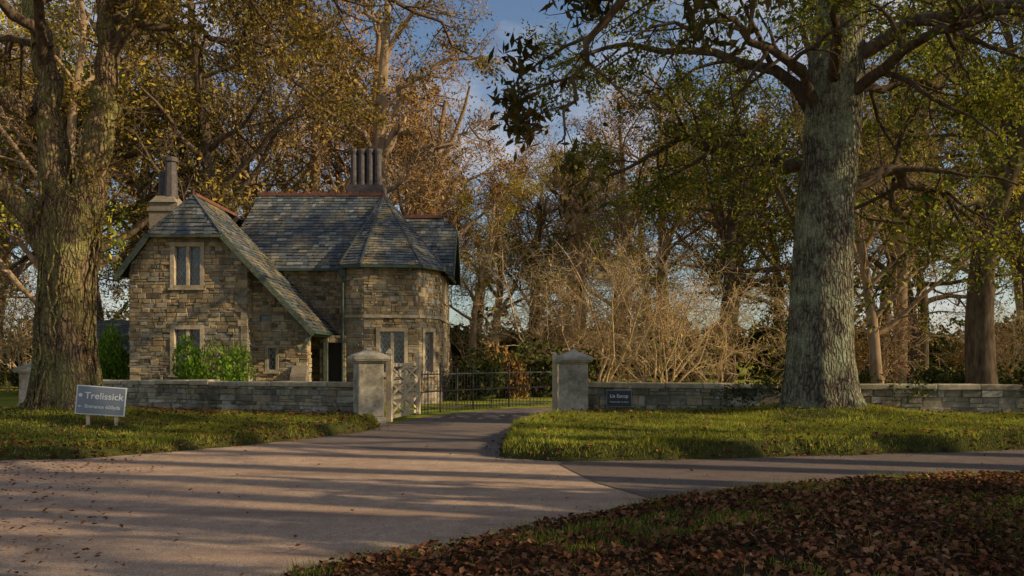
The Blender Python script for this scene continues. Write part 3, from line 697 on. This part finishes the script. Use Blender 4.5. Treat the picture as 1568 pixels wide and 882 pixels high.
ex=np.concatenate([RS.normal(0,1,(n,3))*np.array([s,s,s*1.4])+np.array(c) for c,s,n in (((-8.85,16.6,5.4),.22,160),((-8.6,16.7,6.8),.25,150),((-8.75,16.8,4.3),.2,110),((-9.9,16.5,4.6),.25,110),((-9.1,16.4,3.0),.15,50),((-8.9,16.6,1.9),.12,30))])
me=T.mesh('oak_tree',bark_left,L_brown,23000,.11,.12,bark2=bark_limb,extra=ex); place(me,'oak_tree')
# right oak
T=Tree(nc=[0,9,6,5],k=[20,8,5,3,3],seg=[1,.6,.35,.22,.2],rmin=.006,up=[0,.02,-.03,-.05,-.06])
tp=[V(7.0,18,-.05),V(7.0,18,.35),V(6.97,18,.8),V(6.95,18,1.6),V(6.98,18,3),V(7.08,18,5),V(7.2,18,6.5),V(7.3,18,8),V(7.42,18,10),V(7.5,18,13.5)]
T.tube(tp,[1.05,.88,.76,.69,.65,.62,.60,.60,.5,.15],28,([.36,.28,.18,.1,.08,.08,.1,.14,.12,.1],.3))
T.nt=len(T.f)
for P,r0,n in [([(7.1,18,6.0),(6.1,18.5,6.2),(4.8,19,6.6),(3.4,19.3,6.6),(2.2,19.5,5.9)],.2,12),
          ([(7.4,18,5.4),(8.6,18.6,5.9),(10.2,19.2,5.6),(11.8,19.8,5.0),(13.5,20,4.2)],.22,12),
          ([(7.3,18,7.6),(6.2,15,8.6),(4.6,12.4,8.0),(2.8,10.6,6.9),(1.7,9.8,6.0)],.15,6),
          ([(7.4,18,8),(9.5,17,9),(12,16,8.6),(13.5,15.5,7.8)],.2,12),
          ([(7.2,18,7.2),(5.4,19,8.6),(3,20,9.4),(.9,21,9.2)],.18,12),
          ([(7.2,18,7.0),(5.8,17,7.9),(4.0,16.2,8.4),(2.4,15.6,7.9)],.15,12),
          ([(7.3,18,7.2),(8.2,16.4,8.0),(9,14.8,8.0),(9.4,13.6,7.2)],.16,10),
          ([(7.4,18,7.0),(8.8,18.6,8.0),(10.4,19,8.0),(11.6,19.4,7.2)],.14,11),
          ([(7.4,18,9.5),(9.5,20,12),(12,21.5,13)],.2,5),([(7.4,18,10),(6,20,12.5),(4,22,14)],.2,4)]:
    T.limb(P,r0,.02,1,8,True,n=n,jit=.09)
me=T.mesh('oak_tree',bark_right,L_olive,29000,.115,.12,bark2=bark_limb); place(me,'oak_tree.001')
# chestnut, right of camera, one bough hanging into view
T=Tree(nc=[0,8,5,4],k=[20,7,5,4,4],seg=[1,.5,.3,.2,.15],rmin=.005,maxl=3,up=[0,-.05,-.12,-.12,-.1],lr=[.4,.3,.45,.5])
T.tube([V(9.5,1.5,-.05),V(9.5,1.5,.5),V(9.45,1.5,3),V(9.3,1.6,6),V(9,1.8,9),V(8.6,2,13)],[.7,.42,.36,.33,.28,.1],16,([.3,.15,.1,.1,.1,.1],.3))
T.limb([(9.3,1.6,6),(7,4.5,7.2),(4.6,7.0,7.2),(2.6,8.4,6.5),(1.3,9.2,5.7),(.75,9.5,4.9),(.6,9.6,4.2)],.16,.010,1,7,True,n=17)
T.limb([(4.6,7.0,7.2),(2.8,7.6,6.6),(1.5,8.2,6.1),(.9,8.6,5.5)],.06,.012,1,6,True,n=8)
T.limb([(9.2,1.7,8),(11,2,11),(12,3,13)],.2,.03,1,6,True,n=6); T.limb([(9.1,1.7,8.5),(8,-1,11),(8,-3,13)],.2,.03,1,6,True,n=6)
me=T.mesh('chestnut_tree',bark_dark,L_chest,3300,.18,.10,.34,.8); place(me,'chestnut_tree')
# gnarled beech behind the house with winding limbs
random.seed(31)
T=Tree(nc=[0,8,6,5],k=[20,7,5,3,3],seg=[1,.8,.5,.35,.3],rmin=.012,wob=[.1,.3,.32,.3,.3])
T.tube([V(-6,36,0),V(-6,36,3),V(-5.9,36,8),V(-6,36,12),V(-5.7,36,16),V(-5.5,36,20)],[.5,.38,.33,.28,.2,.08],12)
for P,r0 in [([(-6,36,10.6),(-5,35.5,11.9),(-4.4,35,11.2),(-3,34.6,10.7),(-2,34.5,11.2),(-.8,34.2,11.0)],.22),
   ([(-6,36,12),(-4.8,35.5,13.6),(-3.6,35,14),(-2.2,35,14.8),(-.8,35,14.6)],.18),([(-6,36,9),(-4.8,35.3,9.6),(-4.2,35,10.8),(-3.4,34,12.2)],.14),
   ([(-6,36,13),(-8,35.5,14.6),(-10,35,14.6),(-12,35,15.6)],.16),([(-5.8,36,15),(-4.5,35.6,17),(-3,35.2,18),(-1.8,35,17.6)],.14),([(-6,36,11),(-7.6,35,12.2),(-9.4,34.5,12.4)],.14),([(-5.8,36,16),(-7,35.6,18.4),(-9,35.2,19.5)],.13)]:
    T.limb(P,r0,.03,1,8,True,n=10,jit=.14,ml=4.6)
me=T.mesh('beech_tree',bark_mid,L_rust,9000,.13,.18); place(me,'beech_tree')

def variant(name,seed,bk,lf,nleaf,size,H=14,r=.38,**k):
    random.seed(seed); T=Tree(**k); T.grow(V(0,0,-.1),V(random.uniform(-.05,.05),random.uniform(-.05,.05),1),H,r,0)
    return T.mesh(name,bk,lf,nleaf,size,.2)
W=[variant('beech_variant',1,bark_mid,L_rust,8500,.15),
   variant('oak_variant',2,bark_dark,L_oliveb,12500,.17,nc=[13,7,6,4]),
   None,
   variant('gold_variant',4,bark_mid,L_gold,8000,.16,r=.3),
   variant('ash_variant',5,bark_mid,L_rust,2000,.13,nc=[16,7,6,4],up=[.05,.1,.06,.03,0],tmin=[.2,.15,.15,.15],r=.28),
   variant('brown_oak_variant',12,bark_dark,L_brownb,10000,.17)]
TALL=variant('tall_variant',6,bark_dark,L_oliveb,3000,.15,H=16,r=.38,tmin=[.6,.2,.15,.15],nc=[8,5,4,3],lr=[.3,.45,.45,.5])
def shrubmesh(name,seed,bk,lf,nleaf,size,H=3.2,n=12,nc=[0,5,6,4],rm=.010,es=(.25,1.1)):
    random.seed(seed); T=Tree(nc=nc,seg=[1,.5,.35,.3,.3],rmin=rm,up=[0,.03,0,0,0],lr=[.4,.55,.55,.5],wob=[.1,.28,.3,.3,.3])
    for i in range(n):
        a=random.uniform(0,6.28); e=random.uniform(*es); T.grow(V(random.gauss(0,.15),random.gauss(0,.15),-.05),V(math.cos(a)*e,math.sin(a)*e,1).normalized(),H*random.uniform(.6,1.25),.035,1)
    return T.mesh(name,bk,lf,nleaf,size,.12)
HAZ=shrubmesh('hazel_variant',8,bark_pale,L_gold,900,.07,3.4,9,[0,6,6,4],.0055)
HAZ2=shrubmesh('bramble_variant',9,bark_mid,L_rust,2000,.12,2.2,12,[0,4,5,4])
def bushmesh(name,lf,n,size,seed):
    rs=np.random.RandomState(seed); P=[]
    cs=[(rs.uniform(-.9,.9),rs.uniform(-.6,.6),rs.uniform(.3,.9),rs.uniform(.3,.6)) for _ in range(16)]
    for c in cs:
        q=rs.normal(0,1,(n//16,3)); q/=np.linalg.norm(q,axis=1)[:,None]; q*=rs.uniform(.55,1.08,(n//16,1))**.5*c[3]
        P.append(q+np.array(c[:3]))
    P=np.concatenate(P); P=P[P[:,2]>0]; Vl,Fl=leafquads(P,size,.5)
    T=Tree(maxl=3,nc=[0,4,4,3]); random.seed(seed)
    for i in range(8): T.grow(V(random.uniform(-.4,.4),0,0),V(random.uniform(-.7,.7),random.uniform(-.5,.5),1).normalized(),1.0,.03,2)
    Vb=np.array(T.v);Fb=np.array(T.f); return fast(name,np.concatenate([Vb,Vl]),np.concatenate([Fb,Fl+len(Vb)]),[bark_dark,lf],np.r_[np.zeros(len(Fb),int),np.ones(len(Fl),int)],link=False)
BG=bushmesh('rhododendron_variant',L_green,7000,.09,1); BD=bushmesh('dark_bush_variant',L_ever,4000,.14,2); BR=bushmesh('rust_bush_variant',L_rust,3500,.13,3)
random.seed(21)
def tree(nm,me,x,y,sc=1,rot=None): return place(me,nm,(x,y,0),random.uniform(0,6.28) if rot is None else rot,sc)
tree('oak_tree.002',W[1],15.4,26,(1.3,1.3,1.15))
tree('oak_tree.003',W[4],13.4,29,.85)
tree('oak_tree.004',W[1],26,40,1.2)
tree('beech_tree.001',W[5],-13.5,35,1.25)
tree('beech_tree.002',W[4],-19,33,1.2)
tree('oak_tree.005',W[3],-2.2,43,.8)
tree('beech_tree.003',W[0],-9.5,41,1.35)
tree('oak_tree.006',W[1],11.5,43,1.15)
tree('beech_tree.004',W[4],3.2,46,.95); tree('beech_tree.005',W[0],6.5,50,1.15)
tree('beech_tree.006',W[0],-4.6,50,1.0); tree('beech_tree.007',W[0],-1.4,56,1.0); tree('beech_tree.008',W[4],-7,54,1.3); tree('beech_tree.009',W[0],2.0,60,1.05)
for i,(x,y,s) in enumerate([(14,3.0,.9),(17,3.1,1.0),(15,4.4,.95),(19,4.5,1.1),(16,6.6,1),(22,6.2,1.1),(18,8.6,1.1),(27,7.6,1.2),(24,-1.2,1),(21,1.6,1.0)]):
    tree('lime_tree' if i==0 else 'lime_tree.%03d'%i,TALL,x,y,s)
h=empty('shade_hedge')  # unseen bushes added right of frame to block sun from the near bank
for i in range(7):
    yy=.6+i*1.0
    place(BD,'shade_hedge_section',(10.6+random.uniform(-.3,.3),yy,0),random.uniform(0,6),(1.3,1.1,4.3+random.uniform(-.6,.5)),h)
place(BG,'rhododendron_shrub',(-9.0,23.8,0),.3,(.95,.8,1.85))
place(BG,'rhododendron_shrub.001',(-13.3,26.3,0),2,(1.0,.9,2.2))
place(BD,'evergreen_shrub',(-1.2,30.5,0),1,(1.6,1.2,1.4)); place(BR,'autumn_shrub',(-.2,31.8,0),2,(1.2,1,1.6)); place(BD,'evergreen_shrub.001',(1.6,33,0),.4,(1.9,1.5,1.6))
for i,(x,y,s) in enumerate([(3.8,36,2.0),(7.0,36,1.7),(1.6,38,1.5),(9.6,37.5,1.4),(5.2,40,2.0)]):
    place(HAZ,'hazel_shrub' if i==0 else 'hazel_shrub.%03d'%i,(x,y,0),i*1.3,s)
P=[]
for cx,cy,cz,s,n in ((5.6,18.95,.75,.35,500),(6.2,18.85,.95,.25,350),(12.2,18.0,.95,.3,250),(9.4,18.4,.85,.25,200)):
    P.append(RS.normal(0,1,(n,3))*np.array([s,.08,s*.5])+np.array([cx,cy+.2,cz]))
Vl,Fl=leafquads(np.concatenate(P),.075,.7); fast('ivy_plant',Vl,Fl,[L_ever])
bgw=empty('background_woodland')
def bgp(me,x,y,s): place(me,'woodland_tree',(x,y,0),random.uniform(0,6.28),s,bgw)
def tscale(x,y):
    g=abs(x/y)
    return (.82 if g<.06 else (1.08 if g<.13 else 1.35))*random.uniform(.9,1.1)
for i in range(18):
    x=-33+i*3.7+random.uniform(-1.2,1.2); y=random.uniform(50,60) if x>-3 else random.uniform(42,50)
    bgp(random.choice([W[0],W[5],W[4],W[3],W[4]]) if x<12 else random.choice([W[1],W[3],W[1],W[5]]),x,y,tscale(x,y))
for i in range(13):
    x=-48+i*7.6+random.uniform(-1.5,1.5); y=random.uniform(64,80); bgp(random.choice([W[0],W[5],W[4]]),x,y,tscale(x,y)*1.2)
for i in range(6): bgp(random.choice([W[1],W[3],W[5]]),15.5+i*3.2,random.uniform(38,47),random.uniform(1,1.3))
for i in range(4): bgp(random.choice([W[5],W[4],W[1]]),-18-i*3.2,random.uniform(32,42),random.uniform(1,1.35))
und=empty('undergrowth')
for i in range(30):
    x=-34+i*2.3+random.uniform(-.8,.8); y=random.uniform(46,54) if -4<x<14 else random.uniform(34,42)
    if x<-2 and x>-12: continue
    place(random.choice([BD,BD,HAZ2,HAZ,HAZ]) if x>-2 else random.choice([BD,HAZ]),'undergrowth_shrub',(x,y,0),random.uniform(0,6),random.uniform(1.1,1.8),und)
for i in range(26):
    x=-60+i*5.0; place(BD,'undergrowth_shrub',(x,random.uniform(60,70),0),random.uniform(0,6),random.uniform(3,4.4),und)
for i in range(7): place(BD,'undergrowth_shrub',(13+i*2.2,random.uniform(27,31),0),random.uniform(0,6),random.uniform(.8,1.2),und)

# ---------------------------------------------------------------- light, sky, camera
el=math.radians(24); az=math.radians(-15)
S=V(math.cos(el)*math.cos(az),math.cos(el)*math.sin(az),math.sin(el))
sl=bpy.data.lights.new('sun','SUN'); sl.energy=5; sl.angle=math.radians(.5); sl.color=(1,.80,.51)
so=bpy.data.objects.new('sun',sl); scene.collection.objects.link(so); so.rotation_euler=S.to_track_quat('Z','Y').to_euler()
w=bpy.data.worlds.new('World'); scene.world=w; w.use_nodes=True; nt=w.node_tree; nt.nodes.clear()
sky=N(nt,'ShaderNodeTexSky',sky_type='NISHITA'); sky.sun_disc=False; sky.sun_elevation=el; sky.sun_rotation=math.radians(105); sky.dust_density=1.0; sky.air_density=1.0; sky.ozone_density=2
tc=N(nt,'ShaderNodeTexCoord').outputs['Generated']
mp=N(nt,'ShaderNodeMapping',{'Vector':tc,'Scale':(1,1,2.6)}).outputs[0]
cl=ramp(nt,noise(nt,mp,2.6,6,.6),[(.46,0),(.70,.75)])
c=mix(nt,cl,sky.outputs[0],(6.6,6.1,5.9))
bg=N(nt,'ShaderNodeBackground',{'Color':c,'Strength':.12}); wo=N(nt,'ShaderNodeOutputWorld',{'Surface':bg.outputs[0]})
cd=bpy.data.cameras.new('camera'); co=bpy.data.objects.new('camera',cd); scene.collection.objects.link(co)
co.location=(0,0,1.6); co.rotation_euler=(math.radians(90),0,0); cd.sensor_width=36; cd.lens=28.0; cd.shift_y=.068; cd.clip_end=3000; cd.clip_start=.05
scene.camera=co
scene.view_settings.view_transform='Standard'; scene.view_settings.look='None'; scene.view_settings.exposure=0
